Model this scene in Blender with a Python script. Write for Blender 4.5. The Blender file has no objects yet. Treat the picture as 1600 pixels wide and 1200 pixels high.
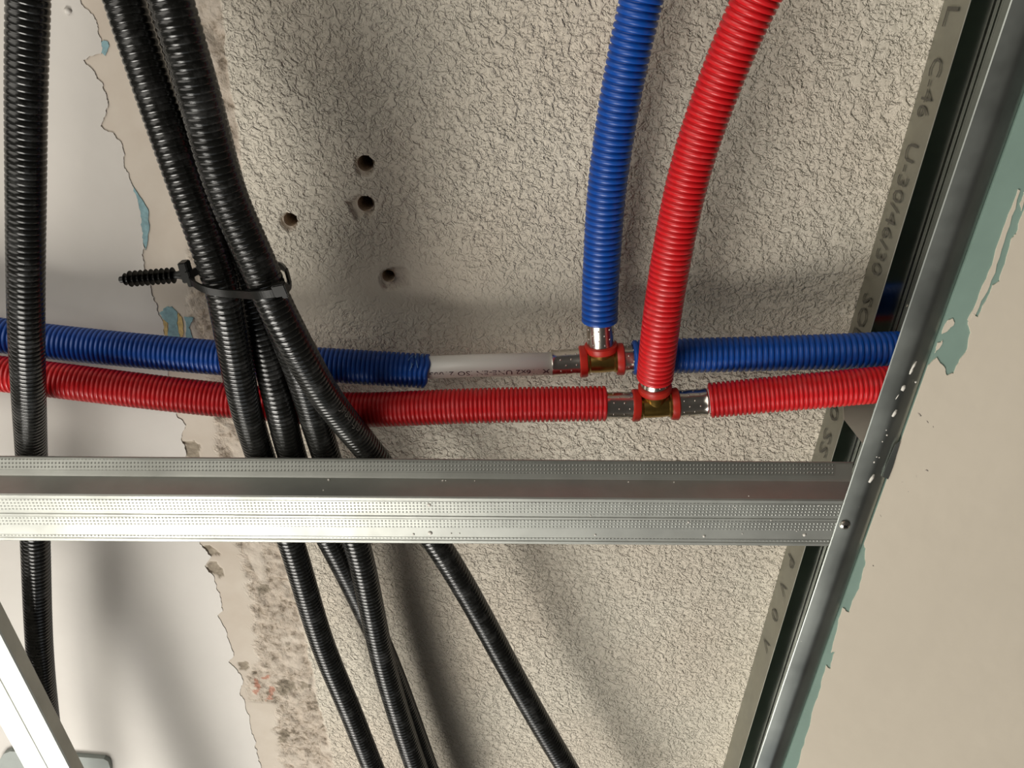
import bpy, bmesh, math, random
import numpy as np
from mathutils import Vector, Matrix
from mathutils.geometry import tessellate_polygon

# ------------------------------------------------------------------ camera, world, lights, exposure
TH = math.radians(27.0); CT, ST = math.cos(TH), math.sin(TH)
F = 1200.0                      # focal length in pixels of the 1600x1200 frame
H = 0.517                       # camera to ceiling
ZCAM = 1.90
ZC = ZCAM + H                   # ceiling height
scene = bpy.context.scene
COL = scene.collection

cam_d = bpy.data.cameras.new('camera'); cam = bpy.data.objects.new('camera', cam_d); COL.objects.link(cam)
cam_d.sensor_width = 36.0; cam_d.lens = 36.0 * F / 1600.0; cam_d.clip_start = 0.02
_r = Vector((1, 0, 0)); _u = Vector((0, -CT, ST)); _b = Vector((0, -ST, -CT))
cam.matrix_world = Matrix(((_r.x, _u.x, _b.x, 0), (_r.y, _u.y, _b.y, 0), (_r.z, _u.z, _b.z, ZCAM), (0, 0, 0, 1)))
scene.camera = cam

world = bpy.data.worlds.new('world'); scene.world = world; world.use_nodes = True
world.node_tree.nodes['Background'].inputs[0].default_value = (1.0, 0.93, 0.84, 1)
world.node_tree.nodes['Background'].inputs[1].default_value = 0.05

def area(name, target, direction, dist, size, power, color):
    ld = bpy.data.lights.new(name, 'AREA'); ld.shape = 'RECTANGLE'; ld.size, ld.size_y = size
    ld.energy = power; ld.color = color
    lo = bpy.data.objects.new(name, ld); COL.objects.link(lo)
    d = Vector(direction).normalized(); lo.location = Vector(target) + d * dist
    lo.rotation_euler = d.to_track_quat('Z', 'Y').to_euler()
    return lo
area('key_light', (-0.10, 0.30, ZC), (-0.38, 0.66, -0.66), 2.1, (1.0, 1.0), 45.0, (1.0, 0.96, 0.885))
area('fill_light', (0.0, 0.30, ZC), (-0.62, -0.48, -0.60), 2.6, (2.2, 2.2), 37.0, (1.0, 0.95, 0.86))
area('window_light', (0.0, 0.30, ZC), (-0.05, 0.88, -0.47), 2.6, (2.0, 1.0), 4.0, (0.88, 0.95, 1.0))

vs = scene.view_settings
vs.view_transform = 'Standard'; vs.look = 'None'; vs.gamma = 1.0; vs.use_curve_mapping = False; vs.exposure = 0.0

# ------------------------------------------------------------------ helpers
random.seed(7)
rng = np.random.default_rng(7)

def P(x, y, d):
    """the point at d millimetres under the ceiling which the photograph shows at pixel (x, y)"""
    rx, ry = (x - 800.0) / F, (y - 600.0) / F
    wy, wz = ry * CT + ST, -ry * ST + CT
    s = (H - d * 0.001) / wz
    return Vector((rx * s, wy * s, ZC - d * 0.001))

def to_px(X, Y):
    z = ST * Y + CT * H
    return 800 + F * X / z, 600 + F * (CT * Y - ST * H) / z

def link(o, parent=None):
    COL.objects.link(o)
    if parent is not None: o.parent = parent
    return o

def mesh_obj(name, verts, faces, mat=None, parent=None, smooth=False):
    me = bpy.data.meshes.new(name); me.from_pydata([tuple(v) for v in verts], [], faces); me.update()
    if mat: me.materials.append(mat)
    if smooth: me.polygons.foreach_set('use_smooth', [True] * len(me.polygons))
    return link(bpy.data.objects.new(name, me), parent)

def bm_obj(name, bm, mat=None, parent=None, smooth=False):
    me = bpy.data.meshes.new(name); bm.normal_update(); bm.to_mesh(me); bm.free()
    if mat: me.materials.append(mat)
    if smooth: me.polygons.foreach_set('use_smooth', [True] * len(me.polygons))
    return link(bpy.data.objects.new(name, me), parent)

def quad_mesh(name, V, Fq, mat, parent=None, smooth=True):
    V = np.asarray(V, np.float32); Fq = np.asarray(Fq, np.int32)
    me = bpy.data.meshes.new(name)
    me.vertices.add(len(V)); me.vertices.foreach_set('co', V.ravel())
    me.loops.add(Fq.size); me.loops.foreach_set('vertex_index', Fq.ravel())
    me.polygons.add(len(Fq)); me.polygons.foreach_set('loop_start', np.arange(0, Fq.size, 4, dtype=np.int32))
    me.polygons.foreach_set('use_smooth', np.full(len(Fq), smooth))
    me.update(calc_edges=True); me.validate()
    me.materials.append(mat)
    return link(bpy.data.objects.new(name, me), parent)

def tag(o, label, cat, group=None, kind=None):
    o['label'] = label
    if cat: o['category'] = cat
    if group: o['group'] = group
    if kind: o['kind'] = kind
    return o

def empty(name, loc):
    o = bpy.data.objects.new(name, None); o.empty_display_size = 0.02; o.location = loc
    return link(o)

def adopt(child, parent):
    """children are built in world coordinates: keep them there"""
    child.parent = parent
    child.matrix_parent_inverse = Matrix.Translation(parent.location).inverted()
    return child

def ragged(pts, amp=1.2, levels=3, seed=1):
    r = random.Random(seed)
    for l in range(levels):
        out = []
        for i in range(len(pts)):
            a = pts[i]; b = pts[(i + 1) % len(pts)]
            out.append(a)
            L = math.hypot(b[0] - a[0], b[1] - a[1])
            if 3 < L < 130:
                k = min(amp, L * 0.2)
                out.append(((a[0] + b[0]) / 2 + r.uniform(-k, k), (a[1] + b[1]) / 2 + r.uniform(-k, k)))
        pts = out
    return pts

def slab(name, px, d0, d1, mat, parent=None, world_pts=None):
    """a flat layer with outline px, from d0 to d1 mm under the ceiling (d1 lowest, facing the room)"""
    pts = world_pts or [P(x, y, d1) for x, y in px]
    bm = bmesh.new()
    lo = [bm.verts.new((p.x, p.y, ZC - d1 * .001)) for p in pts]
    hi = [bm.verts.new((p.x, p.y, ZC - d0 * .001)) for p in pts]
    n = len(pts)
    for a, b, c in tessellate_polygon([[Vector((p.x, p.y, 0)) for p in pts]]):
        bm.faces.new((lo[a], lo[b], lo[c])); bm.faces.new((hi[c], hi[b], hi[a]))
    for i in range(n):
        bm.faces.new((lo[i], hi[i], hi[(i + 1) % n], lo[(i + 1) % n]))
    bmesh.ops.recalc_face_normals(bm, faces=bm.faces)
    return bm_obj(name, bm, mat, parent)

# ---- value noise (numpy)
def vnoise(x, y, seed):
    xi = np.floor(x).astype(np.int64); yi = np.floor(y).astype(np.int64)
    fx = x - xi; fy = y - yi
    fx = fx * fx * (3 - 2 * fx); fy = fy * fy * (3 - 2 * fy)
    def h(a, b):
        n = (a * 374761393 + b * 668265263 + seed * 1442695041) & 0xFFFFFFFF
        n = ((n ^ (n >> 13)) * 1274126177) & 0xFFFFFFFF
        return ((n ^ (n >> 16)) & 0xFFFF) / 65535.0
    return (h(xi, yi) * (1 - fx) + h(xi + 1, yi) * fx) * (1 - fy) + (h(xi, yi + 1) * (1 - fx) + h(xi + 1, yi + 1) * fx) * fy
def fbm(x, y, seed, octaves=4):
    t = 0; a = 0.5; s = 0
    for o in range(octaves):
        t = t + a * vnoise(x * 2 ** o, y * 2 ** o, seed + o * 17); s += a; a *= 0.5
    return t / s

# ---- node materials
class NM:
    def __init__(self, name):
        self.m = bpy.data.materials.new(name); self.m.use_nodes = True
        self.t = self.m.node_tree; self.b = self.t.nodes['Principled BSDF']
    def n(self, kind, **kw):
        nd = self.t.nodes.new(kind)
        for k, v in kw.items(): setattr(nd, k, v)
        return nd
    def l(self, a, b): self.t.links.new(a, b)
    def coord(self): return self.n('ShaderNodeTexCoord').outputs['Object']
    def noise(self, scale, detail=3, rough=0.5, dist=0.0, vec=None):
        nd = self.n('ShaderNodeTexNoise'); nd.inputs['Scale'].default_value = scale
        nd.inputs['Detail'].default_value = detail; nd.inputs['Roughness'].default_value = rough
        nd.inputs['Distortion'].default_value = dist
        self.l(vec or self.coord(), nd.inputs['Vector']); return nd.outputs['Fac']
    def ramp(self, fac, stops):
        nd = self.n('ShaderNodeValToRGB'); e = nd.color_ramp.elements
        while len(e) < len(stops): e.new(0.5)
        for el, (p, c) in zip(e, stops):
            el.position = p; el.color = c if len(c) == 4 else (*c, 1)
        self.l(fac, nd.inputs[0]); return nd.outputs[0]
    def math(self, op, a, b=None):
        nd = self.n('ShaderNodeMath', operation=op)
        for i, v in enumerate((a, b)):
            if v is None: continue
            if isinstance(v, (int, float)): nd.inputs[i].default_value = v
            else: self.l(v, nd.inputs[i])
        return nd.outputs[0]
    def mix(self, fac, a, b):
        nd = self.n('ShaderNodeMix', data_type='RGBA')
        for i, v in ((0, fac), (6, a), (7, b)):
            if isinstance(v, (int, float)): nd.inputs[i].default_value = v
            elif isinstance(v, tuple): nd.inputs[i].default_value = (*v, 1)
            else: self.l(v, nd.inputs[i])
        return nd.outputs[2]
    def bump(self, height, dist, strength=1.0, normal=None):
        nd = self.n('ShaderNodeBump'); nd.inputs['Distance'].default_value = dist
        if isinstance(strength, (int, float)): nd.inputs['Strength'].default_value = strength
        else: self.l(strength, nd.inputs['Strength'])
        self.l(height, nd.inputs['Height'])
        if normal is not None: self.l(normal, nd.inputs['Normal'])
        return nd.outputs[0]
    def set(self, **kw):
        for k, v in kw.items():
            s = self.b.inputs[k.replace('_', ' ')]
            if isinstance(v, (int, float)): s.default_value = v
            elif isinstance(v, tuple): s.default_value = (*v, 1)
            else: self.l(v, s)
        return self

G3 = lambda v: (v, v, v)

def make_plaster_ceiling():
    k = NM('ceiling_plaster')
    att = lambda n: k.n('ShaderNodeAttribute', attribute_name=n).outputs['Fac']
    scar, rough, tex = att('scar'), att('rough'), att('tex')
    # textured coat: flattened dabs with crisp edges
    n1 = k.noise(175, 2.5, 0.55, 0.9); n2 = k.noise(380, 2, 0.5, 0.4); n3 = k.noise(60, 2, .5, .3)
    dabs = k.ramp(n1, [(0.40, G3(0)), (0.50, G3(.75)), (0.62, G3(1))])
    fine = k.ramp(n2, [(0.36, G3(0)), (0.50, G3(1))])
    hgt = k.math('ADD', k.math('MULTIPLY', dabs, 0.7), k.math('MULTIPLY', fine, 0.5))
    hgt = k.math('MULTIPLY', hgt, tex)
    # broken-out strip
    r1 = k.noise(190, 6, 0.7, 0.3); r2 = k.noise(75, 4, .6, .5)
    rh = k.math('MULTIPLY', k.math('MULTIPLY', r1, 2.0), rough)
    bmp = k.bump(k.math('ADD', hgt, rh), 0.0015, 1.0)
    big = k.noise(9, 3, 0.5)
    coat = k.ramp(big, [(0.35, (0.61, 0.545, 0.455)), (0.65, (0.64, 0.59, 0.50))])
    tan = k.ramp(k.noise(25, 4, .6), [(0.3, (0.54, 0.47, 0.395)), (0.7, (0.61, 0.55, 0.475))])
    chip, brick = att('chip'), att('brick')
    pit = k.ramp(k.math('ADD', k.math('MULTIPLY', r1, .55), k.math('MULTIPLY', r2, .45)),
                 [(0.34, (0.14, 0.115, 0.09)), (0.42, (0.34, 0.28, 0.215)), (0.47, (0.52, 0.44, 0.36)), (0.53, (0.59, 0.51, 0.425)), (0.7, (0.62, 0.55, 0.47))])
    c = k.mix(scar, coat, tan); c = k.mix(rough, c, pit)
    c = k.mix(chip, c, k.ramp(r1, [(0.35, (0.20, 0.165, 0.125)), (0.65, (0.40, 0.345, 0.27))]))
    c = k.mix(brick, c, k.ramp(r1, [(0.35, (0.40, 0.16, 0.10)), (0.65, (0.58, 0.32, 0.24))]))
    k.set(Base_Color=c, Roughness=0.9, Normal=bmp, Specular_IOR_Level=0.15)
    return k.m
M_CEIL = make_plaster_ceiling()

def simple(name, col, rough, metallic=0.0, var=0.0, vscale=40, bump=None, spec=None):
    k = NM(name)
    c = col
    if var:
        lo = tuple(max(0, x * (1 - var)) for x in col); hi = tuple(min(1, x * (1 + var)) for x in col)
        c = k.ramp(k.noise(vscale, 4, .6), [(0.3, lo), (0.7, hi)])
    k.set(Base_Color=c, Roughness=rough, Metallic=metallic)
    if bump: k.set(Normal=k.bump(k.noise(bump[0], 3, .55), bump[1]))
    if spec is not None: k.set(Specular_IOR_Level=spec)
    return k.m

M_PAINT = simple('old_white_paint', (0.585, 0.555, 0.515), 0.5, var=.03, vscale=14, bump=(28, 0.0008), spec=.3)
M_TEAL = simple('old_teal_paint', (0.20, 0.33, 0.36), 0.7, var=.25, vscale=260)
M_YELLOW = simple('old_yellow_paint', (0.52, 0.38, 0.16), 0.8, var=.3, vscale=260)
M_CHIP = simple('grey_brown_screed', (0.42, 0.35, 0.27), 0.95, var=.3, vscale=300, bump=(400, 0.001))
M_BRICK = simple('brick_red_crumb', (0.55, 0.24, 0.16), 0.95, var=.3, vscale=300, bump=(400, 0.001))
M_HOLE = simple('drilled_plaster', (0.50, 0.40, 0.30), 0.95, var=.15, vscale=300, bump=(500, 0.0008))
M_BOARD = simple('green_board_paper', (0.215, 0.31, 0.265), 0.75, var=.06, vscale=30)
M_CREAM = simple('cream_wall_paint', (0.63, 0.565, 0.465), 0.6, var=.03, vscale=6, bump=(45, 0.0004), spec=.25)
M_GYPS = simple('gypsum_splash', (0.72, 0.69, 0.63), 0.9, var=.1, vscale=300)
M_SCUFF = simple('grey_scuff', (0.36, 0.32, 0.27), 0.9)
M_BRASS = simple('brass', (0.36, 0.23, 0.065), 0.30, 1.0, var=.15, vscale=200)
M_STEEL = simple('stainless_sleeve', (0.60, 0.56, 0.51), 0.24, 1.0)
M_RING = simple('red_ring_plastic', (0.50, 0.022, 0.012), 0.4)
M_PIPE = simple('white_pipe', (0.80, 0.78, 0.73), 0.35)
M_INK = simple('grey_ink', (0.075, 0.07, 0.055), 0.8)
M_INKP = simple('purple_ink', (0.07, 0.03, 0.04), 0.7)
M_INKW = simple('faint_light_ink', (0.10, 0.095, 0.085), 0.7)
M_TIE = simple('black_nylon', (0.008, 0.008, 0.007), 0.40, spec=.25)
M_PLATE = simple('dull_grey_green_plate', (0.26, 0.29, 0.27), 0.55, var=.08)

def plastic(name, col, rough, dust):
    k = NM(name)
    n = k.noise(90, 5, .65)
    f = k.ramp(n, [(0.5, G3(0)), (0.78, G3(dust))])
    k.set(Base_Color=k.mix(f, col, tuple(min(1, c * .7 + .16) for c in col)), Roughness=rough)
    return k.m
M_RED = plastic('red_conduit', (0.60, 0.010, 0.014), 0.36, 0.25)
M_BLUE = plastic('blue_conduit', (0.0, 0.060, 0.33), 0.38, 0.12)
M_BLACK = plastic('black_conduit', (0.008, 0.008, 0.007), 0.22, 0.30)

M_BRK = simple('dull_brown_grey_metal', (0.40, 0.36, 0.30), 0.6, var=.08)
M_THREAD = simple('pale_blue_burr', (0.16, 0.32, 0.55), 0.4)

def zinc(name, col, rough, knurl=False, metal=1.0):
    k = NM(name)
    v = k.noise(55, 5, .6)
    k.set(Base_Color=k.ramp(v, [(0.3, tuple(c * .88 for c in col)), (0.7, col)]),
          Metallic=metal, Roughness=k.ramp(k.noise(18, 4, .6), [(0.3, G3(rough * .85)), (0.7, G3(rough * 1.2))]))
    if knurl:
        sep = k.n('ShaderNodeSeparateXYZ'); k.l(k.coord(), sep.inputs[0])
        a = k.math('SINE', k.math('MULTIPLY', sep.outputs[0], 2 * math.pi / 0.0024))
        b = k.math('MAXIMUM', k.math('SINE', k.math('MULTIPLY', sep.outputs[1], 2 * math.pi / 0.0024)), 0.0)
        a = k.math('MAXIMUM', a, 0.0)
        k.set(Normal=k.bump(k.math('MULTIPLY', a, b), 0.00032))
    return k.m
M_ZINC = zinc('galvanised_steel', (0.47, 0.48, 0.445), 0.50, False, 0.72)
M_KNURL = zinc('knurled_galvanised_steel', (0.46, 0.47, 0.435), 0.46, True, 0.75)
M_ZINC2 = zinc('track_galvanised_steel', (0.46, 0.48, 0.47), 0.13)
M_FLANGE = zinc('dull_galvanised_steel', (0.40, 0.40, 0.35), 0.5)
M_EDGE = zinc('edge_galvanised_steel', (0.40, 0.425, 0.40), 0.38)

# ------------------------------------------------------------------ ceiling (structure)
def poly_mask(px, py, poly):
    inside = np.zeros(px.shape, bool)
    n = len(poly)
    for i in range(n):
        x0, y0 = poly[i]; x1, y1 = poly[(i + 1) % n]
        if y0 == y1: continue
        c = ((y0 > py) != (y1 > py)) & (px < (x1 - x0) * (py - y0) / (y1 - y0) + x0)
        inside ^= c
    return inside

HOLES = [(571, 255, 5.2), (571, 318, 5.2), (454, 343, 4.6), (607, 431, 4.4)]
CHIPS = [[(553, 258), (560, 273), (578, 274), (584, 262), (584, 250), (556, 246)],
         [(543, 316), (548, 330), (556, 344), (566, 337), (577, 338), (585, 328), (584, 312), (560, 305)],
         [(436, 345), (441, 355), (450, 361), (462, 357), (466, 343), (445, 333)],
         [(592, 440), (600, 451), (612, 455), (625, 449), (642, 446), (643, 428), (632, 417), (612, 420), (598, 425)]]
SPOTS = [('chip', [(313, 851), (330, 853), (340, 860), (344, 868), (332, 871), (322, 865)]),
          ('chip', [(320, 882), (330, 876), (340, 882), (350, 898), (342, 902), (326, 897)]),
          ('chip', [(288, 692), (302, 690), (312, 700), (311, 722), (290, 722)]),
          ('chip', [(368, 1035), (382, 1034), (390, 1043), (386, 1049), (372, 1046)]),
          ('brick', [(397, 1065), (404, 1063), (403, 1075), (399, 1088), (394, 1086), (400, 1074)]),
          ('brick', [(408, 1060), (420, 1056), (424, 1060), (412, 1066)]),
          ('brick', [(418, 1077), (426, 1078), (427, 1096), (412, 1097), (420, 1088)]),
          ('chip', [(432, 1068), (446, 1064), (460, 1070), (458, 1084), (440, 1087), (432, 1080)]),
          ('chip', [(466, 1070), (486, 1068), (488, 1078), (470, 1080)]),
          ('chip', [(402, 915), (414, 917), (424, 922), (420, 930), (408, 932)]),
          ('chip', [(436, 1144), (450, 1143), (450, 1160), (438, 1162)])]
BOUND = [(-400, 290), (0, 343), (40, 348), (100, 355), (160, 365), (200, 369), (855, 438), (900, 448), (1000, 478), (1070, 492), (1200, 522), (1700, 640)]
ROUGHB = [(-400, 230), (0, 285), (480, 296), (650, 332), (720, 342), (855, 372), (960, 397), (1035, 405), (1058, 385), (1095, 385), (1100, 430), (1200, 438), (1700, 530)]

def build_ceiling():
    sp = 0.00125
    dx = np.arange(-0.56, 0.335, sp); dy = np.arange(-0.05, 0.78, sp)
    xs = np.concatenate([np.linspace(-1.5, -0.58, 12), dx, np.linspace(0.36, 1.4, 12)])
    ys = np.concatenate([np.linspace(-1.2, -0.08, 12), dy, np.linspace(0.80, 1.8, 12)])
    X, Y = np.meshgrid(xs, ys)
    px, py = to_px(X, Y)
    jit = (fbm(X * 90, Y * 90, 3) - .5) * 16 + (fbm(X * 400, Y * 400, 5, 2) - .5) * 7
    bx = np.interp(py, [b[0] for b in BOUND], [b[1] for b in BOUND]) + jit * .6
    rx = np.interp(py, [b[0] for b in ROUGHB], [b[1] for b in ROUGHB]) + jit * 1.4
    scar = np.clip((bx - px) / 3 + .5, 0, 1)
    rough = np.minimum(scar, np.clip((px - rx) / 8 + .5, 0, 1))
    patch = fbm(X * 55, Y * 40, 21)
    rough = rough * np.clip((patch - .28) / .14, 0.3, 1)
    smooth = np.zeros(X.shape)
    for cx, cy, sx, sy, w in ((600, 450, 150, 70, .95), (740, 480, 120, 60, .75), (480, 470, 90, 70, .9), (860, 470, 70, 60, .5), (520, 300, 90, 80, .3)):
        smooth = np.maximum(smooth, w * np.exp(-((px - cx) / sx) ** 2 - ((py - cy) / sy) ** 2))
    tex = (1 - scar) * (1 - smooth) * (0.75 + .5 * fbm(X * 12, Y * 12, 9))
    up = 0.0006 * (fbm(X * 14, Y * 14, 2) - .5)
    up = up + scar * 0.0003
    up = up + rough * (0.0010 + 0.0065 * (fbm(X * 120, Y * 120, 31, 4) - .42))
    up = up + (1 - scar) * tex * 0.0011 * (fbm(X * 170, Y * 170, 41, 2) - .5)
    for poly in CHIPS:
        j = (fbm(X * 250, Y * 250, 11, 3) - .5) * 5
        m = poly_mask(px + j, py - j, poly)
        up = np.where(m, 0.0022 + 0.0012 * (fbm(X * 300, Y * 300, 8) - .5), up)
        scar = np.where(m, .75, scar); tex = np.where(m, .2, tex); rough = np.where(m, .25, rough)
    chip = np.zeros(X.shape); brick = np.zeros(X.shape)
    j = (fbm(X * 260, Y * 260, 71, 3) - .5) * 14
    for m, poly in SPOTS:
        k = poly_mask(px + j, py + (fbm(X * 260, Y * 260, 77, 3) - .5) * 12, poly)
        if m == 'chip': chip = np.where(k, 1, chip)
        else: brick = np.where(k, .85, brick)
        up = np.where(k, np.maximum(up, .0008) + .0008 * (fbm(X * 500, Y * 500, 79, 2) - .3), up)
    kill = np.zeros(X.shape, bool)
    centres = []
    for hx, hy, r in HOLES:
        c = P(hx, hy, 0); r *= .001; centres.append((c, r))
        rr = np.hypot(X - c.x, Y - c.y)
        snap = (rr < r + .45 * sp) & (rr > r - .75 * sp)
        k = np.where(snap, r / np.maximum(rr, 1e-6), 1)
        X = c.x + (X - c.x) * k; Y = c.y + (Y - c.y) * k
        kill |= (rr <= r - .75 * sp)
    V = np.stack([X, Y, ZC + up], -1).reshape(-1, 3)
    ny, nx = X.shape
    i = (np.arange(ny - 1)[:, None] * nx + np.arange(nx - 1)[None, :])
    Fq = np.stack([i, i + nx, i + nx + 1, i + 1], -1).reshape(-1, 4)      # faces look down
    kf = kill.ravel()[Fq].any(1)
    o = quad_mesh('ceiling', V, Fq[~kf], M_CEIL)
    for nme, a in (('scar', scar), ('rough', rough), ('tex', tex), ('chip', chip), ('brick', brick)):
        at = o.data.attributes.new(nme, 'FLOAT', 'POINT'); at.data.foreach_set('value', a.astype(np.float32).ravel())
    tag(o, 'rough textured cream plaster ceiling with a broken strip and drill holes', None, kind='structure')
    for c, r in centres:
        bm = bmesh.new(); n = 32; rings = []
        for z, q in ((0.0, 1.02), (0.004, 1.0), (0.022, .98), (0.040, .96), (0.046, .5)):
            rings.append([bm.verts.new((c.x + q * r * math.cos(2 * math.pi * t / n) * (1 + .02 * math.sin(5 * t)), c.y + q * r * math.sin(2 * math.pi * t / n), ZC + z)) for t in range(n)])
        for a, b in zip(rings, rings[1:]):
            for t in range(n): bm.faces.new((a[t], a[(t + 1) % n], b[(t + 1) % n], b[t]))
        bm.faces.new(rings[-1])
        bmesh.ops.recalc_face_normals(bm, faces=bm.faces)
        bm_obj('drill_hole', bm, M_HOLE, o, True)
    return o
ceiling = build_ceiling()

PAINT_EDGE = [(108, -60), (125, 0), (147, 27), (152, 42), (158, 64), (158, 84), (146, 87), (130, 94), (145, 110), (160, 130), (166, 150),
    (168, 168), (160, 190), (157, 197), (175, 207), (187, 220), (193, 245), (196, 264), (206, 288), (213, 306), (217, 325),
    (222, 362), (226, 388), (223, 396), (225, 412), (233, 440), (240, 465), (247, 488), (253, 500), (256, 520), (258, 535),
    (262, 570), (268, 610), (275, 648), (290, 665), (284, 680), (288, 700), (288, 730), (296, 780), (306, 830), (315, 852), (330, 870), (320, 885),
    (335, 905), (345, 940), (348, 955), (340, 962), (355, 990), (365, 1020), (357, 1035), (368, 1045), (380, 1065), (375, 1080),
    (383, 1100), (390, 1130), (400, 1160), (402, 1180), (410, 1215), (430, 1290)]
pts = [P(x, y, 0.4) for x, y in ragged(PAINT_EDGE, 2.2, 3, 5)[:-1]]
pts = [q for q in pts if True] + [Vector((pts[-1].x + .02, 1.5, 0)), Vector((-1.4, 1.5, 0)), Vector((-1.4, -1.0, 0)), Vector((pts[0].x - .05, -1.0, 0))]
slab('paint_layer', None, -1.5, 0.3, M_PAINT, ceiling, pts)
FLAKES = [(M_TEAL, [(155, 66), (162, 63), (169, 65), (170, 73), (164, 87), (156, 79)]),
          (M_TEAL, [(185, 262), (195, 270), (207, 290), (222, 312), (232, 330), (233, 360), (227, 391), (221, 375), (217, 330), (210, 308), (198, 288)]),
          (M_TEAL, [(249, 489), (258, 481), (268, 479), (278, 490), (276, 505), (281, 530), (262, 532), (263, 505), (253, 496)]),
          (M_TEAL, [(287, 495), (302, 497), (295, 512), (301, 532), (290, 532), (291, 510)]),
          (M_YELLOW, [(255, 500), (262, 505), (263, 530), (256, 530)]),
          (M_YELLOW, [(277, 489), (284, 496), (287, 520), (282, 530), (278, 508)])]
for i, (m, p) in enumerate(FLAKES):
    nm = {'old_teal_paint': 'paint_flake', 'old_yellow_paint': 'paint_flake', 'brick_red_crumb': 'brick_crumb'}.get(m.name, 'screed_chip')
    f = slab(nm, ragged(p, 1.2, 2, i), -3.0, 0.25, m, ceiling)
    if m is M_TEAL: f['label'] = 'teal flake of old paint'
    if m is M_YELLOW: f['label'] = 'yellow flake of old paint'
    if m is M_BRICK: f['label'] = 'brick-red crumb'

# ------------------------------------------------------------------ sheet-metal profiles
def thicken(poly, t):
    n = len(poly); out = []
    for i, (a, b) in enumerate(poly):
        ns = []
        for j in (i - 1, i):
            if 0 <= j < n - 1:
                dx, dy = poly[j + 1][0] - poly[j][0], poly[j + 1][1] - poly[j][1]
                L = math.hypot(dx, dy); ns.append((-dy / L, dx / L))
        nx = sum(q[0] for q in ns); ny = sum(q[1] for q in ns); L = math.hypot(nx, ny)
        nx, ny = nx / L, ny / L
        c = max(.4, nx * ns[0][0] + ny * ns[0][1])
        out.append((a + nx * t / c, b + ny * t / c))
    return out

def profile(name, poly, origin, along, across, l0, l1, mat, t=0.6, cut0=0.0, cut1=0.0, parent=None):
    """sheet of cross-section poly [(across mm, down mm)] swept along a line; ends may be cut obliquely"""
    outer = poly; inner = thicken(poly, t)
    ring = list(outer) + list(inner)[::-1]; n = len(ring); m = len(poly)
    L = Vector(along).normalized(); A = Vector(across)
    V = []
    for l, c in ((l0, cut0), (l1, cut1)):
        for a, b in ring:
            V.append(Vector(origin) + L * (l + c * a * .001) + A * (a * .001) + Vector((0, 0, -b * .001)))
    Fc = [(i, (i + 1) % n, n + (i + 1) % n, n + i) for i in range(n)]
    for k in (0, n):
        for i in range(m - 1):
            Fc.append((k + i, k + i + 1, k + n - 2 - i, k + n - 1 - i))
    bm = bmesh.new(); vv = [bm.verts.new(v) for v in V]
    for f in Fc: bm.faces.new([vv[i] for i in f])
    bmesh.ops.recalc_face_normals(bm, faces=bm.faces)
    return bm_obj(name, bm, mat, parent)

def blob(name, p, r, mat, parent, flat=.35, stretch=None, seed=0):
    rr = random.Random(seed); bm = bmesh.new()
    bmesh.ops.create_icosphere(bm, subdivisions=1, radius=1)
    for v in bm.verts:
        k = rr.uniform(.75, 1.2); w = Vector((v.co.x * r * k, v.co.y * r * k, v.co.z * r * flat))
        if stretch:
            a, s = stretch; c_, s_ = math.cos(a), math.sin(a)
            x, y = w.x * s, w.y / max(1, s * .7); w.x, w.y = x * c_ - y * s_, x * s_ + y * c_
        v.co = Vector(p) + w
    return bm_obj(name, bm, mat, parent, True)

blob('paint_nub', P(106, 17, 0.6), .0026, M_PAINT, ceiling, .5, None, 3)

# --- U track on the ceiling
TA, TB = P(1475, 0, 0), P(1129, 1200, 0)
tdir = (TB - TA); tdir.z = 0; tdir.normalize()
tacr = Vector((-tdir.y, tdir.x, 0));  tacr = tacr if tacr.x > 0 else -tacr
track = empty('ceiling_track', (TA.x, TA.y, ZC))
web = profile('web', [(0.6, 0.5), (30, 0.5), (31, 1.5), (32, 1.5), (32.6, .7), (33.6, .7), (34.2, 1.5), (35.2, 1.5), (36, 0.5), (45.4, 0.5)],
              (TA.x, TA.y, ZC), tdir, tacr, -0.15, 0.95, M_ZINC2, t=-0.5)
adopt(web, track)
for a0 in (0.0, 46.0):
    f = profile('flange', [(a0, 0.4), (a0, 29.6), (a0 + .3, 30)], (TA.x, TA.y, ZC), tdir, tacr, -0.15, 0.95, M_FLANGE, t=-0.6 if a0 == 0 else .6)
    adopt(f, track)
tag(track, 'galvanised U track screwed to the ceiling with grey lettering on its flange', 'metal track')

def text_mesh(s, off=-0.006):
    cu = bpy.data.curves.new('tmp', 'FONT'); cu.body = s; cu.size = 1.0; cu.resolution_u = 2; cu.offset = off
    o = bpy.data.objects.new('tmp', cu); COL.objects.link(o)
    dg = bpy.context.evaluated_depsgraph_get(); me = bpy.data.meshes.new_from_object(o.evaluated_get(dg))
    V = np.array([v.co[:] for v in me.vertices]); Fc = [tuple(p.vertices) for p in me.polygons]
    bpy.data.objects.remove(o); bpy.data.curves.remove(cu); bpy.data.meshes.remove(me)
    V[:, 0] -= V[:, 0].min(); V[:, 1] -= V[:, 1].min()
    return V, Fc

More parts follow.
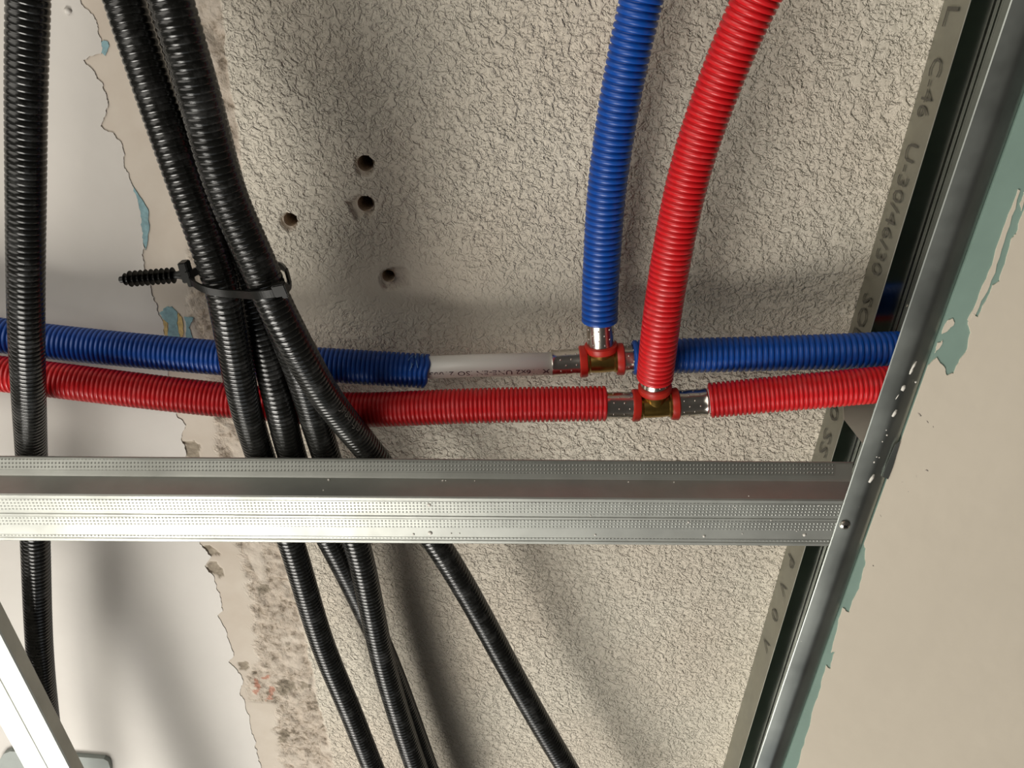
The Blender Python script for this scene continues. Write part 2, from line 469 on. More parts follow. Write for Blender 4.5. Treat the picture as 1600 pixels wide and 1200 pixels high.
def track_text(s, y0, y1, hgt=13.0, base=8.0):
    def ly(y):
        x = np.interp(y, [0, 1200], [1494, 1141]); p = P(float(x) if 0 <= y <= 1200 else 1494 - .294 * y, y, 15)
        return (p - TA).dot(tdir)
    a, b = ly(y0), ly(y1)
    V, Fc = text_mesh(s)
    w, h = V[:, 0].max(), V[:, 1].max()
    W = [Vector((TA.x, TA.y, ZC)) + tdir * (a + (b - a) * v[0] / w) - tacr * 0.0008 + Vector((0, 0, -(base + hgt * v[1] / h) * .001)) for v in V]
    o = mesh_obj('printed_lettering', W, Fc, M_INK); adopt(o, track); o['label'] = 'dark grey printed lettering'
for s, a, b in (('IL', -10, 42), ('C-46', 90, 184), ('U-30/46/30', 225, 430), ('SOE', 462, 532), ('0 SS', 636, 712), ('P', 872, 884), ('V', 912, 926), ('0', 955, 968), ('V', 1000, 1014)):
    track_text(s, a, b)

# --- edge profile (near U) and green board
EA, EB = P(1582, 0, 109.5), P(1181, 1200, 109.5)
edir = EB - EA; edir.z = 0; elen = edir.length; edir.normalize()
eacr = Vector((-edir.y, edir.x, 0)); eacr = eacr if eacr.x > 0 else -eacr
edge = empty('edge_profile', (EA.x, EA.y, ZC - .1095))
arc = [(0, 108.2), (.5, 108.7), (4, 109.6), (8, 110.4), (9.5, 110.6), (10.8, 110.65), (12, 110.4), (14, 109.7), (18.5, 107.7), (23, 105.7)]
body = profile('edge_channel', [(0.6, 107.9)] + arc + [(23.4, 105.0), (23.4, 84)], (EA.x, EA.y, ZC), edir, eacr, -0.12, 0.85, M_EDGE, t=-0.6)
for f in body.data.polygons: f.use_smooth = True
mod = body.modifiers.new('edge', 'EDGE_SPLIT'); mod.split_angle = math.radians(30)
adopt(body, edge)
tag(edge, 'galvanised edge profile spattered with plaster, beside the cream board', 'metal profile')

def on_edge(x, y, dep=109.8): return P(x, y, dep)
# screw through the profile
sc = P(1320, 820, 109.9)
bm = bmesh.new()
for (z0, z1, ra, rb) in ((0.0, 0.0012, 0.0034, 0.0030), (0.0012, 0.0019, 0.0030, 0.0018)):
    bmesh.ops.create_cone(bm, cap_ends=True, segments=20, radius1=ra, radius2=rb, depth=z1 - z0, matrix=Matrix.Translation((sc.x, sc.y, sc.z - (z0 + z1) / 2)) @ Matrix.Rotation(math.pi, 4, 'X'))
screw = bm_obj('screw', bm, M_STEEL); adopt(screw, edge); screw['label'] = 'small steel screw'
bm = bmesh.new()
for a in (0.6, 0.6 + math.pi / 2):
    bmesh.ops.create_cube(bm, size=1, matrix=Matrix.Translation((sc.x, sc.y, sc.z - .0019)) @ Matrix.Rotation(a, 4, 'Z') @ Matrix.Diagonal((.0032, .0007, .0004, 1)))
slot = bm_obj('screw_slot', bm, M_TIE); slot.parent = screw; slot.matrix_parent_inverse = screw.matrix_world.inverted()
slot.matrix_parent_inverse = (Matrix.Translation(edge.location) @ screw.matrix_parent_inverse).inverted()
SPL = [(1427, 573, 1.7, 3.0), (1424, 580, 1.2, 2.0), (1412, 606, 1.6, 1.5), (1431, 597, .8, 1), (1402, 620, .8, 3.0), (1398, 646, 1.5, 1.8), (1386, 680, .7, 1),
       (1379, 690, .6, 1), (1370, 714, .6, 1), (1374, 715, .5, 1), (1366, 722, .8, 1), (1362, 748, 1.9, 2.2), (1342, 792, .6, 1), (1253, 1002, .8, 1), (1239, 1054, .9, 1), (1385, 672, .5, 1)]
for i, (x, y, r, s) in enumerate(SPL):
    u = (x - (1582 - .334 * y)) * .345; dep = float(np.interp(u, [q[0] for q in arc], [q[1] for q in arc]))
    o = blob('plaster_splash', P(x, y, dep), r * .001, M_GYPS, None, .3, (1.9, s) if s > 1 else None, i); adopt(o, edge)
# bent tab peeking over the board edge
tab = slab('bent_tab', [(1407, 689), (1399, 696), (1385, 728), (1379, 745), (1388, 749), (1396, 728)], 107.5, 108.2, M_EDGE); adopt(tab, edge)

BA = EA + eacr * 0.0241 + edir * .06; BB = BA + edir * elen; bdir = edir.copy()
bacr = Vector((-bdir.y, bdir.x, 0)); bacr = bacr if bacr.x > 0 else -bacr
b0 = BA - bdir * 0.35; b1 = BB + bdir * 0.35
ev = [b0 + (b1 - b0) * (i / 60.0) + bacr * random.uniform(0, .0004) for i in range(61)]
board = slab('plasterboard', None, 94.3, 106.8, M_BOARD, None, ev + [Vector((.95, b1.y, 0)), Vector((.95, b0.y, 0))])
tag(board, 'green plasterboard sheet with cream paint on the right side', 'plasterboard')
MET = lambda y: 1600 - .3625 * (y - 160) - 2
CREAM = [(1640, 235), (1610, 312), (1598, 335), (1588, 366), (1580, 375), (1571, 412), (1562, 440), (1551, 446), (1545, 462), (1528, 496), (1521, 490), (1513, 503), (1517, 520),
         (1512, 545), (1500, 562), (1490, 584), (1480, 587), (1476, 574), (1464, 559)]
CREAM += [(MET(y) - 1.5 + 3 * math.sin(y * .06), y) for y in range(575, 850, 15)]
CREAM += [(1353, 858), (1353, 880), (1349, 892), (1343, 920), (1332, 940), (1327, 957), (1317, 950), (1310, 975), (1304, 1000), (1299, 1020), (1306, 1018), (1298, 1045), (1291, 1040),
          (1283, 1075), (1272, 1105), (1262, 1145), (1251, 1182), (1240, 1220), (1215, 1300)]
cw = [P(x, y, 107.4) for x, y in ragged(CREAM, 1.3, 2, 9)]
cw = [p + eacr * max(0.0, .0239 - (p - EA).dot(eacr)) for p in cw]
cl = slab('cream_paint_layer', None, 106.3, 107.4, M_CREAM, None, cw + [Vector((.94, cw[-1].y, 0)), Vector((.94, cw[0].y, 0))])
adopt_b = lambda o: setattr(o, 'parent', board)
adopt_b(cl); cl['label'] = 'cream paint with a ragged edge'
for i, p in enumerate([[(1591, 296), (1594, 298), (1578, 352), (1562, 402), (1546, 448), (1530, 480), (1517, 505), (1512, 500), (1528, 468), (1545, 425), (1560, 380), (1576, 335)],
                       [(1481, 501), (1489, 498), (1491, 506), (1484, 514), (1476, 520), (1472, 522)],
                       [(1594, 318), (1600, 300), (1606, 302), (1596, 330)],
                       [(1465, 536), (1473, 532), (1470, 541), (1461, 552)]]):
    o = slab('paint_smear', ragged(p, 1.5, 2, 20 + i), 106.3, 107.3, M_CREAM); adopt_b(o)
for i, (x, y, r, a, s) in enumerate([(1437, 648, 1.1, .8, 2.0), (1449, 659, .8, .8, 2.2), (1458, 667, .7, .9, 2), (1448, 735, .9, .3, 1.8), (1432, 744, .6, 1.3, 4), (1410, 753, .6, 0, 3),
                                     (1419, 768, .6, 0, 1.6), (1376, 806, .7, 1.0, 3), (1379, 819, .5, 1.0, 2.5), (1430, 727, .4, 1.2, 2), (1365, 1090, .4, 1.1, 5), (1495, 601, .4, 0, 1), (1364, 884, .8, .8, 1.6)]):
    o = blob('scuff_mark', P(x, y, 107.35), r * .001, M_SCUFF, None, .12, (a, s), 60 + i); adopt_b(o)

# --- metal piece behind the conduits in the cavity
cp = slab('bracket_plate', [(1318, 634), (1368, 628), (1350, 696), (1319, 656)], 31.0, 32.5, M_BRK)
tag(cp, 'small grey metal bracket behind the red conduit next to the edge profile', 'bracket')

# --- hat profile across
Y0 = P(650, 746, 84).y; SDIR = Vector((1, 0.0085, 0)).normalized(); SACR = Vector((-SDIR.y, SDIR.x, 0))
X650 = P(650, 746, 84).x
so = Vector((X650, Y0, ZC))
fw = (P(650, 850, 106.8).y - Y0) * 1000
stud = empty('hat_profile', (X650, Y0, ZC - .1068))
right = (P(1313, 800, 106.8) - so).dot(SDIR) + .014
sbody = profile('channel', [(-11.4, 80.6), (-11.4, 79.8), (-10.9, 79.6), (-1.0, 84.2), (0, 85.2), (0, 105.8), (0.8, 106.8), (fw * .38, 106.8), (fw * .395, 106.2), (fw * .41, 106.8), (fw * .90, 106.8), (fw * .915, 106.3), (fw * .93, 106.8), (fw * .975, 106.8), (fw, 106.0), (fw, 85), (fw + 1, 84), (fw + 12, 84)],
                so, SDIR, SACR, -0.75, right, M_ZINC, t=-0.6, cut1=-0.08)
adopt(sbody, stud)
tag(stud, 'galvanised steel profile crossing the whole picture in front of the conduits', 'metal profile')
for a0, a1, dd in ((fw * .08, fw * .34, 106.8), (fw * .45, fw * .64, 106.8), (fw * .84, fw * .885, 106.8)):
    o = profile('knurled_band', [(a0, dd), (a0 + .3, dd + .25), (a1 - .3, dd + .25), (a1, dd)], so, SDIR, SACR, -0.75, right - .012, M_KNURL, t=-0.2, cut1=-.08)
    adopt(o, stud)
o = profile('knurled_band', [(-10.2, 79.95), (-9.9, 80.4), (-3.6, 83.3), (-3.3, 83.1)], so, SDIR, SACR, -0.75, right - .012, M_KNURL, t=-0.2, cut1=-.08)
adopt(o, stud)
for i, (x, y, r) in enumerate([(671, 789, 1.6), (646, 835, .9), (672, 833, 1.6), (705, 834, .7), (718, 834, .6), (923, 806, .6), (930, 836, .8), (1076, 816, .9), (1100, 838, 1.1), (1135, 820, .5), (1149, 793, .6), (1205, 813, .6), (1257, 836, 1.3), (1280, 790, .5), (1160, 834, .5), (1245, 830, .5), (1170, 775, .4)]):
    o = blob('plaster_splash', P(x, y, 107.0), r * .001, M_GYPS, None, .35, None, 90 + i); adopt(o, stud)
for i, (x, y, r) in enumerate([(514, 751, 1.0), (692, 754, .8), (697, 757, .6), (742, 757, .6), (982, 757, .7), (1053, 757, .6), (506, 770, .6)]):
    q = P(x, y, 88 if y < 760 else 100); q.y = Y0 - .0003 + (q.x - X650) * .0085
    o = blob('plaster_splash', q, r * .001, M_GYPS, None, .7, None, 120 + i); adopt(o, stud)

# --- diagonal profile in the lower left corner
GA, GB = P(0, 987, 106), P(110, 1200, 106)
gd = GB - GA; gd.z = 0; gd.normalize()
ga = Vector((gd.y, -gd.x, 0))             # to the right and up in the picture
gw = abs((P(20, 1166, 106) - GA).dot(ga)) * 1000
diag = empty('diagonal_profile', GA)
o = profile('channel', [(0, 95.0), (0, 105.4), (-.6, 106), (-gw * .46, 106), (-gw * .48, 105.5), (-gw * .5, 106), (-gw + .6, 106), (-gw, 105.4), (-gw, 90)],
            (GA.x, GA.y, ZC), gd, ga, -0.035, 0.45, M_ZINC, t=-0.6)
adopt(o, diag)
for a0, a1 in ((.08, .30), (.60, .85)):
    o = profile('knurled_band', [(-gw * a0, 106), (-gw * a0 - .3, 106.25), (-gw * a1 + .3, 106.25), (-gw * a1, 106)], (GA.x, GA.y, ZC), gd, ga, -0.035, 0.45, M_KNURL, t=-0.2)
    adopt(o, diag)
tag(diag, 'bright galvanised profile slanting across the lower left corner', 'metal profile')
pl = slab('metal_plate', [(0, 1186), (6, 1178), (16, 1174), (162, 1186), (169, 1190), (172, 1200), (176, 1250), (-20, 1250)], 0.5, 5, M_PLATE)
tag(pl, 'dull grey-green plate behind the slanting profile in the lower left corner', 'plate')

# ------------------------------------------------------------------ tubes
class Path:
    def __init__(self, ctrl, n=900):
        C = np.array([tuple(P(*c)) if len(c) == 3 else tuple(c[0]) for c in ctrl])
        d = np.concatenate([[0], np.cumsum(np.sqrt(np.linalg.norm(np.diff(C, axis=0), axis=1)))])
        # natural cubic spline through the control points
        m = len(C); h = np.diff(d); A = np.zeros((m, m)); B = np.zeros((m, 3)); A[0, 0] = A[-1, -1] = 1
        for i in range(1, m - 1):
            A[i, i - 1] = h[i - 1]; A[i, i] = 2 * (h[i - 1] + h[i]); A[i, i + 1] = h[i]
            B[i] = 6 * ((C[i + 1] - C[i]) / h[i] - (C[i] - C[i - 1]) / h[i - 1])
        K = np.linalg.solve(A, B)
        u = np.linspace(0, d[-1], n); j = np.clip(np.searchsorted(d, u, side='right') - 1, 0, m - 2)
        hj = h[j][:, None]; a = (d[j + 1] - u)[:, None]; b = (u - d[j])[:, None]
        self.p = K[j] * a ** 3 / (6 * hj) + K[j + 1] * b ** 3 / (6 * hj) + (C[j] / hj - K[j] * hj / 6) * a + (C[j + 1] / hj - K[j + 1] * hj / 6) * b
        self.s = np.concatenate([[0], np.cumsum(np.linalg.norm(np.diff(self.p, axis=0), axis=1))])
        self.L = self.s[-1]
        self.t = np.gradient(self.p, self.s, axis=0); self.t /= np.linalg.norm(self.t, axis=1)[:, None]
    def at(self, s):
        s = np.atleast_1d(s)
        p = np.stack([np.interp(s, self.s, self.p[:, k]) for k in range(3)], -1)
        t = np.stack([np.interp(s, self.s, self.t[:, k]) for k in range(3)], -1); t /= np.linalg.norm(t, axis=1)[:, None]
        p = p + t * np.where(s < 0, s, np.where(s > self.L, s - self.L, 0))[:, None]
        e1 = np.array([0, 0, -1.0]) - t * (-t[:, 2:3]); e1 /= np.linalg.norm(e1, axis=1)[:, None]
        e2 = np.cross(t, e1)
        return p, t, e1, e2
    def near(self, q):
        return float(self.s[np.argmin(np.linalg.norm(self.p - np.array(q), axis=1))])

def sweep(name, path, ss, rr, mat, seg=30, parent=None, shear=None, ridges=None):
    ss = np.asarray(ss); rr = np.asarray(rr)
    p, t, e1, e2 = path.at(ss)
    a = np.arange(seg) * 2 * np.pi / seg
    R = rr[:, None] * np.ones(seg)[None]
    if ridges is not None: R = R * (1 + ridges(a))[None]
    V = p[:, None] + R[..., None] * (e1[:, None] * np.cos(a)[None, :, None] + e2[:, None] * np.sin(a)[None, :, None])
    if shear is not None: V = V + t[:, None] * shear(ss, a)[..., None]
    n = len(ss); i = np.arange(n - 1)[:, None] * seg + np.arange(seg)[None]
    j = np.arange(n - 1)[:, None] * seg + (np.arange(seg)[None] + 1) % seg
    Fq = np.stack([i, i + seg, j + seg, j], -1).reshape(-1, 4)
    return quad_mesh(name, V.reshape(-1, 3), Fq, mat, parent)

def corrugated(name, path, R, depth, pitch, mat, label, cat, seg=30, open0=False, open1=False, group=None, cut1=None):
    n = max(4, int(path.L / pitch)); pt = path.L / n
    ss, rr = [], []
    for k in range(n):
        for f, q in ((0.0, 0), (0.10, .08), (0.20, .85), (0.30, 1), (0.70, 1), (0.80, .85), (0.90, .08)):
            ss.append((k + f) * pt); rr.append(R - depth * (1 - q))
    ss.append(path.L); rr.append(R - depth)
    W = R - depth - .0008
    ss = [min(.02, path.L * .2), 0.0] + ss + [path.L, path.L - min(.02, path.L * .2)]
    rr = [W, W] + rr + [W, W]
    o = sweep(name, path, ss, rr, mat, seg, shear=cut1)
    tag(o, label, cat, group)
    return o

def wrap_text(path, s, s0, s1, R, phi0, dphi, mat, name, flipx=False, yup=1):
    V, Fc = text_mesh(s, 0.006); w, h = V[:, 0].max(), V[:, 1].max()
    L = s0 + (s1 - s0) * V[:, 0] / w
    phi = phi0 + yup * dphi * (V[:, 1] / h - .5)
    p, t, e1, e2 = path.at(L)
    W = p + R * (e1 * np.cos(phi)[:, None] + e2 * np.sin(phi)[:, None])
    return mesh_obj(name, [tuple(q) for q in W], Fc, mat)

R25 = 0.0122; PI25 = 0.00285
CAT = 'conduit'
# blue left
pbl = Path([(-260, 488, 33), (-100, 511, 33), (0, 524, 33), (80, 534, 33), (330, 558, 33), (520, 571, 33), (668, 580, 33)])
def cut_frayed(ss, a):
    q = np.clip((ss - (ss.max() - .02)) / .02, 0, 1)[:, None]
    return q * (0.0020 * np.sin(a + 2.6)[None] + .0006 * np.sin(5 * a)[None])
corrugated('blue_conduit', pbl, R25, .0013, .0032, M_BLUE, 'blue corrugated conduit on the left, cut off where the white pipe comes out', CAT, group='blue corrugated conduits', cut1=cut_frayed)
# frayed threads at the cut end
blue_left = [o for o in COL.objects if o.name == 'blue_conduit'][0]
for i in range(9):
    a0 = random.uniform(-1.9, -.7); sl = pbl.L - random.uniform(.001, .011); bm = bmesh.new(); rings = []
    da, ds, lift = random.uniform(.15, .45), random.uniform(-.004, .003), random.uniform(.0004, .0016)
    for k in range(7):
        f = k / 6; pp, t, e1, e2 = pbl.at(sl + ds * f); a = a0 + da * f
        n = Vector(e1[0] * math.cos(a) + e2[0] * math.sin(a)); c = Vector(pp[0]) + n * (R25 + .0001 + lift * math.sin(math.pi * f)); tv = Vector(t[0])
        rings.append([bm.verts.new(c + n * .00022 * math.cos(q) + tv * .00022 * math.sin(q)) for q in (0, 1.57, 3.14, 4.71)])
    for p_, q_ in zip(rings, rings[1:]):
        for k in range(4): bm.faces.new((p_[k], p_[(k + 1) % 4], q_[(k + 1) % 4], q_[k]))
    bm_obj('frayed_burr', bm, M_THREAD, blue_left)
# white pipe
pw = Path([(600, 577, 33), (680, 573, 33), (770, 570.5, 33), (866, 568, 33)])
pipe = sweep('white_pipe', pw, [0, 0.0001, pw.L / 2, pw.L - .0001, pw.L], [.006, .008, .008, .008, .006], M_PIPE, 40)
tag(pipe, 'bare white pipe with small print between blue conduit and press tee', 'pipe')
xs0 = pw.near(P(858, 568, 33)); xs1 = pw.near(P(672, 573, 33))
wt = wrap_text(pw, 'M /16x2 UNE-EN ISO 21003', xs0, xs1, .00807, math.radians(17), .52, M_INKP, 'printed_lettering', yup=1)
wt.parent = pipe; wt['label'] = 'small purple-grey lettering'
# blue right
pbr = Path([(988, 559, 33), (1065, 556, 33), (1180, 553, 36), (1310, 549, 42), (1400, 545.5, 44), (1520, 541, 46), (1650, 536, 46)])
corrugated('blue_conduit', pbr, R25, .0013, .0038, M_BLUE, 'blue corrugated conduit running right from the upper tee behind the red riser', CAT, group='blue corrugated conduits')
# red left
prl = Path([(-260, 562, 53), (-100, 574, 53), (0, 584, 53), (70, 592, 53), (200, 608, 51), (330, 623, 48), (450, 634, 47), (560, 640, 49), (700, 635.5, 53), (830, 632, 53), (947, 630.5, 53)])
corrugated('red_conduit', prl, R25, .0013, .0030, M_RED, 'red corrugated conduit on the left, below the blue one and behind the black conduits', CAT, group='red corrugated conduits')
# red right
prr = Path([(1108, 626, 53), (1200, 617, 58), (1300, 608, 64), (1380, 601, 67), (1500, 596, 68), (1650, 592, 68)])
corrugated('red_conduit', prr, R25, .0013, .0030, M_RED, 'red corrugated conduit on the right, running from the lower tee behind the edge profile', CAT, group='red corrugated conduits')
# blue riser
pbu = Path([(937, 503, 34), (938, 450, 34), (942, 380, 35), (948, 300, 37), (970, 150, 41), (1002, 0, 46), (1030, -100, 48), (1065, -200, 50)])
corrugated('blue_conduit', pbu, R25, .0013, .0038, M_BLUE, 'blue corrugated conduit rising from the upper tee to the top of the picture', CAT, group='blue corrugated conduits')
pru = Path([(1023, 591, 56.5), (1030, 530, 61.5), (1038, 470, 62.5), (1070, 300, 66), (1117, 150, 71), (1181, 0, 80), (1240, -100, 86), (1310, -200, 90)])
corrugated('red_conduit', pru, R25, .0013, .0034, M_RED, 'red corrugated conduit rising from the lower tee to the top of the picture', CAT, group='red corrugated conduits')

# black conduits
RB = 0.0098; PB = 0.0034
def black(ctrl, label):
    pth = Path(ctrl)
    corrugated('black_conduit', pth, RB, .00045, PB, M_BLACK, label, CAT, 28, group='black corrugated conduits')
    return pth
black([(50, -260, 95), (47, -120, 97), (44, 0, 98), (41, 150, 100), (40.5, 300, 101), (41, 500, 98), (46, 640, 80), (49, 705, 66), (53, 790, 62), (56, 870, 64), (61, 1000, 64), (70, 1100, 62), (84, 1200, 60), (110, 1330, 58)],
      'single black corrugated conduit running down the far left of the picture')
pA = black([(120, -240, 95), (160, -110, 98), (194, 0, 102), (243, 150, 106), (295, 300, 109), (338, 420, 110), (352, 470, 109), (368, 560, 98), (385, 640, 83), (406, 710, 66), (432, 785, 57), (458, 857, 54), (502, 1000, 46), (543, 1100, 44), (583, 1200, 44), (640, 1330, 44)],
      'leftmost black conduit of the tied bundle, in front of the red conduit')
pB = black([(195, -240, 136), (232, -110, 139), (267, 0, 141), (311, 150, 138), (354, 300, 132), (402, 410, 129), (420, 455, 128), (452, 520, 124), (485, 580, 112), (522, 637, 92), (585, 715, 65), (640, 790, 58), (688, 857, 60), (747, 955, 57), (799, 1050, 56), (886, 1200, 56), (970, 1330, 56)],
      'rightmost black conduit of the tied bundle, crossing in front and slanting away to the right')
black([(135, -240, 66), (172, -110, 68), (205, 0, 70), (252, 150, 74), (304, 300, 78), (362, 410, 80), (386, 455, 81), (408, 520, 82), (424, 580, 80.5), (438.5, 640, 77.5), (456, 710, 65), (485, 785, 55), (522, 855, 50), (585, 985, 36), (632, 1100, 30), (668, 1200, 30), (716, 1330, 32)],
      'black conduit second from the left below the tie, slipping behind its neighbour at the bottom')
black([(199, -240, 100), (234, -110, 102), (268, 0, 105), (315, 150, 103), (357, 300, 97), (399, 410, 100), (420, 455, 101), (446, 520, 98), (469, 580, 89), (487.5, 640, 78), (510, 713, 65), (534, 785, 62), (559, 855, 63), (591, 1000, 58), (618, 1100, 56), (651, 1200, 56), (700, 1330, 56)],
      'black conduit third from the left below the tie, between two others of the bundle')
q0 = pB.near(P(528, 640, 98)); q1 = pB.near(P(575, 672, 90))
bt = wrap_text(pB, 'JP8o LJ6', q0 - .004, q1 + .002, RB + .0001, math.radians(-52), .55, M_INKW, 'printed_lettering', yup=-1)
bo = [o for o in COL.objects if o.get('label', '').startswith('rightmost black')][0]; bt.parent = bo; bt['label'] = 'faint grey lettering'

# ------------------------------------------------------------------ press tees
def lathe(bm, origin, axis, prof, seg=36, ref=Vector((0, 0, 1))):
    a = Vector(axis).normalized(); u = a.cross(ref)
    if u.length < .1: u = a.cross(Vector((0, 1, 0)))
    u.normalize(); v = a.cross(u); rings = []
    for x, r in prof:
        rings.append([bm.verts.new(Vector(origin) + a * x + (u * math.cos(2 * math.pi * k / seg) + v * math.sin(2 * math.pi * k / seg)) * r) for k in range(seg)])
    for p, q in zip(rings, rings[1:]):
        for k in range(seg): bm.faces.new((p[k], p[(k + 1) % seg], q[(k + 1) % seg], q[k]))
    bm.faces.new(rings[0][::-1]); bm.faces.new(rings[-1])

def finish(name, bm, mat, parent, smooth=True):
    bmesh.ops.recalc_face_normals(bm, faces=bm.faces)
    o = bm_obj(name, bm, mat, None, smooth)
    if smooth:
        m = o.modifiers.new('edge', 'EDGE_SPLIT'); m.split_angle = math.radians(35)
    adopt(o, parent); return o

def tee(c, ends, label):
    """c: centre; ends: [(direction point, ring distance mm, sleeve end distance mm)] for left, right, branch"""
    root = empty('press_tee', c)
    bm = bmesh.new()
    dirs = [(e - c).normalized() for e, _, _ in ends]
    ax = dirs[0]; r0, r1 = ends[0][1] * .001, ends[1][1] * .001
    lathe(bm, c, dirs[1], [(-r0 - .004, .0070), (-r0 + .0, .0070), (-r0 + .0015, .0092), (-r0 + .0035, .0092), (-r0 + .0045, .0083), (-.004, .0086), (.004, .0086), (r1 - .0045, .0083), (r1 - .0035, .0092), (r1 - .0015, .0092), (r1, .0070), (r1 + .004, .0070)])
    rb = ends[2][1] * .001
    lathe(bm, c, dirs[2], [(0, .0080), (rb - .006, .0078), (rb - .0035, .0090), (rb - .0012, .0090), (rb, .0070), (rb + .004, .0070)])
    finish('brass_body', bm, M_BRASS, root)
    for d, (e, rd, se) in zip(dirs, ends):
        rd *= .001; se *= .001
        bm = bmesh.new()
        lathe(bm, c, d, [(rd - .0022, .0085), (rd - .0022, .0108), (rd - .0008, .0113), (rd + .0022, .0113), (rd + .0030, .0104), (rd + .0030, .0085)])
        finish('red_ring', bm, M_RING, root)
        bm = bmesh.new()
        lathe(bm, c, d, [(rd + .001, .0080), (rd + .001, .0093), (rd + .004, .0095), (rd + .007, .0091), (rd + .010, .0094), (se - .004, .0092), (se - .0015, .0095), (se - .0006, .0100), (se, .0097), (se, .0081)])
        s = finish('press_sleeve', bm, M_STEEL, root)
        # punched inspection marks round the sleeve
        u = d.cross(Vector((0, 0, 1))).normalized(); v = d.cross(u)
        for row, x in enumerate(np.arange(rd + .0055, se - .003, .0036)):
            for k in range(7):
                ang = 2 * math.pi * (k + .5 * (row % 2)) / 7
                n = u * math.cos(ang) + v * math.sin(ang)
                bm = bmesh.new()
                bmesh.ops.create_uvsphere(bm, u_segments=8, v_segments=5, radius=.00075, matrix=Matrix.Translation(c + d * x + n * .0090))
                o = bm_obj('punch_mark', bm, M_STEEL, None, True); o.parent = s
                o.matrix_parent_inverse = Matrix.Translation(root.location).inverted() @ Matrix.Identity(4)
                o.matrix_parent_inverse = Matrix.Identity(4)
    tag(root, label, 'pipe fitting', 'press tees')
    return root

c1 = P(940, 563, 33)
mm = lambda a, b: (P(*a) - P(*b)).length * 1000
tee(c1, [(P(862, 568, 33), mm((912, 563, 33), (940, 563, 33)), mm((862, 568, 33), (940, 563, 33))),
         (P(990, 560, 33), mm((968, 563, 33), (940, 563, 33)), mm((990, 560, 33), (940, 563, 33)) + 5),
         (P(937, 503, 34), mm((939, 543, 33.4), (940, 563, 33)), mm((937, 503, 34), (940, 563, 33)) + 3)],
    'press tee with brass body and red rings on the blue water line')
c2 = P(1024, 633, 53)
tee(c2, [(P(948, 633.5, 53), mm((994, 633, 53), (1024, 633, 53)), mm((948, 632, 53), (1024, 633, 53)) + 2),
         (P(1103, 628, 53), mm((1053, 632, 53), (1024, 633, 53)), mm((1103, 628, 53), (1024, 633, 53))),
         (P(1023, 590, 55.5), mm((1023, 607, 54.5), (1024, 633, 53)), mm((1023, 590, 55.5), (1024, 633, 53)) + 3)],
    'press tee with brass body and red rings on the red water line')
pw2 = Path([(1096, 628, 53), (1104, 627, 53), (1115, 625.5, 53), (1130, 624, 53)])
pipe2 = sweep('white_pipe', pw2, [0, 0.0001, pw2.L / 2, pw2.L - .0001, pw2.L], [.006, .0084, .0084, .0084, .006], M_PIPE, 40)
tag(pipe2, 'short white pipe end entering the red conduit right of the lower tee', 'pipe')

# ------------------------------------------------------------------ cable tie with push mount
tie = empty('cable_tie', P(293, 430, 112))
tag(tie, 'black cable tie with a ribbed wall plug holding the black conduits together', 'cable tie')
ps = Path([(296, 436, 112), (303, 443, 119), (322, 453, 122.5), (350, 458, 123.5), (378, 460, 130), (400, 461, 140), (420, 459, 142.5), (440, 455, 141), (452, 444, 131), (448, 424, 114), (436, 415, 92), (410, 414, 71), (370, 414, 67), (335, 418, 82), (304, 425, 104), (296, 432, 110)], 500)
ss = np.linspace(0, ps.L, 160); p, t, e1, e2 = ps.at(ss)
ctr = np.array(P(385, 440, 108)); axis = np.array((pB.at(pB.near(P(420, 455, 128)))[1][0] + pA.at(pA.near(P(352, 470, 109)))[1][0])); axis /= np.linalg.norm(axis)
V = []
for i in range(len(ss)):
    w = axis - t[i] * np.dot(axis, t[i]); w /= np.linalg.norm(w); nn = np.cross(t[i], w)
    for a, b in ((-.0022, -.0006), (.0022, -.0006), (.0022, .0006), (-.0022, .0006)): V.append(p[i] + w * a + nn * b)
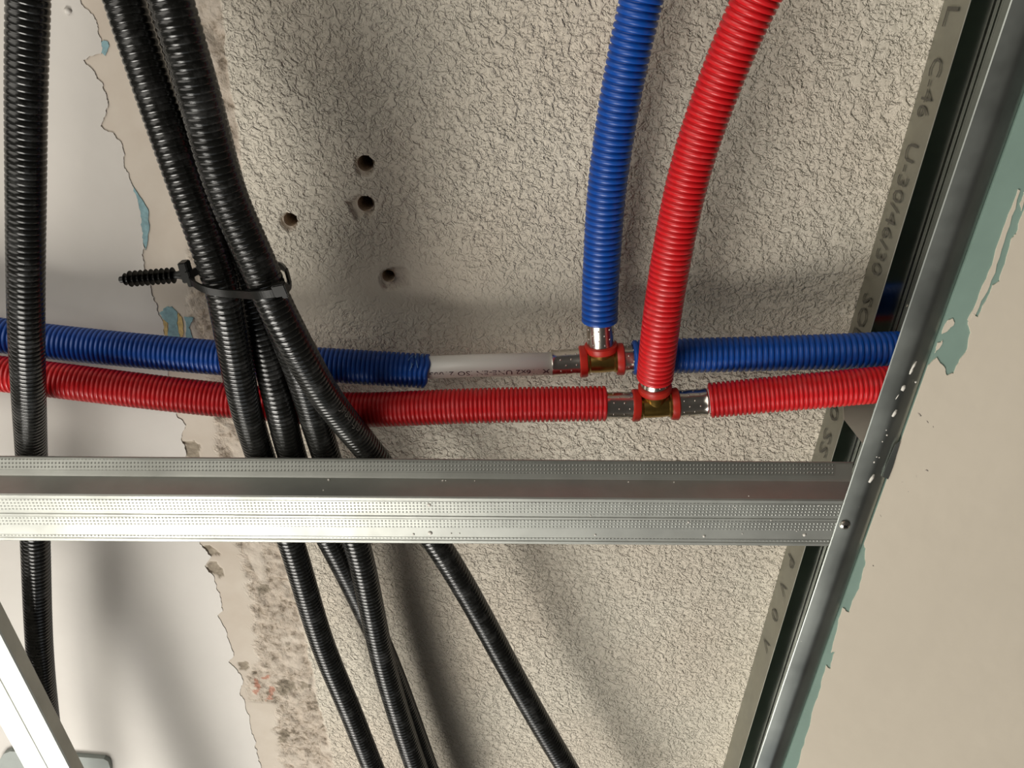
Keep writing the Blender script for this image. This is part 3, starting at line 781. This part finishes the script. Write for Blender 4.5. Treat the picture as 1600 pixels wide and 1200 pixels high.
i = np.arange(len(ss) - 1)[:, None] * 4 + np.arange(4)[None]; j = np.arange(len(ss) - 1)[:, None] * 4 + (np.arange(4)[None] + 1) % 4
strap = quad_mesh('strap', V, np.stack([i, i + 4, j + 4, j], -1).reshape(-1, 4), M_TIE, smooth=False); adopt(strap, tie)
def block(name, c, ax, up, dims, mat, parent):
    a = Vector(ax).normalized(); n = a.cross(Vector(up)).normalized(); u = n.cross(a)
    M = Matrix(((a.x, u.x, n.x, c.x), (a.y, u.y, n.y, c.y), (a.z, u.z, n.z, c.z), (0, 0, 0, 1))) @ Matrix.Diagonal((*[q * .001 for q in dims], 1))
    bm = bmesh.new(); bmesh.ops.create_cube(bm, size=1, matrix=M)
    bmesh.ops.bevel(bm, geom=list(bm.edges), offset=.0005, segments=2, affect='EDGES')
    bmesh.ops.recalc_face_normals(bm, faces=bm.faces)
    o = bm_obj(name, bm, mat, None); adopt(o, parent); return o
hx = P(450, 450, 140) - P(425, 455, 140)
hd = block('tie_head', P(438, 452, 143.5), hx, Vector(axis), (7.0, 6.6, 4.6), M_TIE, tie)
block('tail_stub', P(445, 461, 143.5), hx, Vector(axis), (3.2, 3.6, 1.4), M_TIE, tie)
block('tail_stub', P(450, 432, 137), Vector(axis), hx, (9.0, 1.2, 4.2), M_TIE, tie)
f0, f1 = P(187, 437, 112), P(286, 429, 112); fd = f1 - f0; fl = fd.length
bm = bmesh.new(); lathe(bm, f0, fd, [(0, .0014), (.0004, .0018), (.002, .0019), (fl - .003, .0021), (fl, .003)], 16); finish('plug_shaft', bm, M_TIE, tie)
for k in range(10):
    x = .003 + k * (fl - .008) / 9.3
    r = .0034 if k == 0 else .0045
    bm = bmesh.new(); lathe(bm, f0, fd, [(x - .0003, .0015), (x, r - .0002), (x + .0003, r), (x + .0005, .0015)], 24); finish('plug_fin', bm, M_TIE, tie)
block('mount_block', P(291, 424, 112), fd, Vector((0, 1, 0)), (4.6, 11.5, 7), M_TIE, tie)
block('mount_block', P(297, 434, 113), fd, Vector((0, 1, 0)), (2.6, 9, 6), M_TIE, tie)
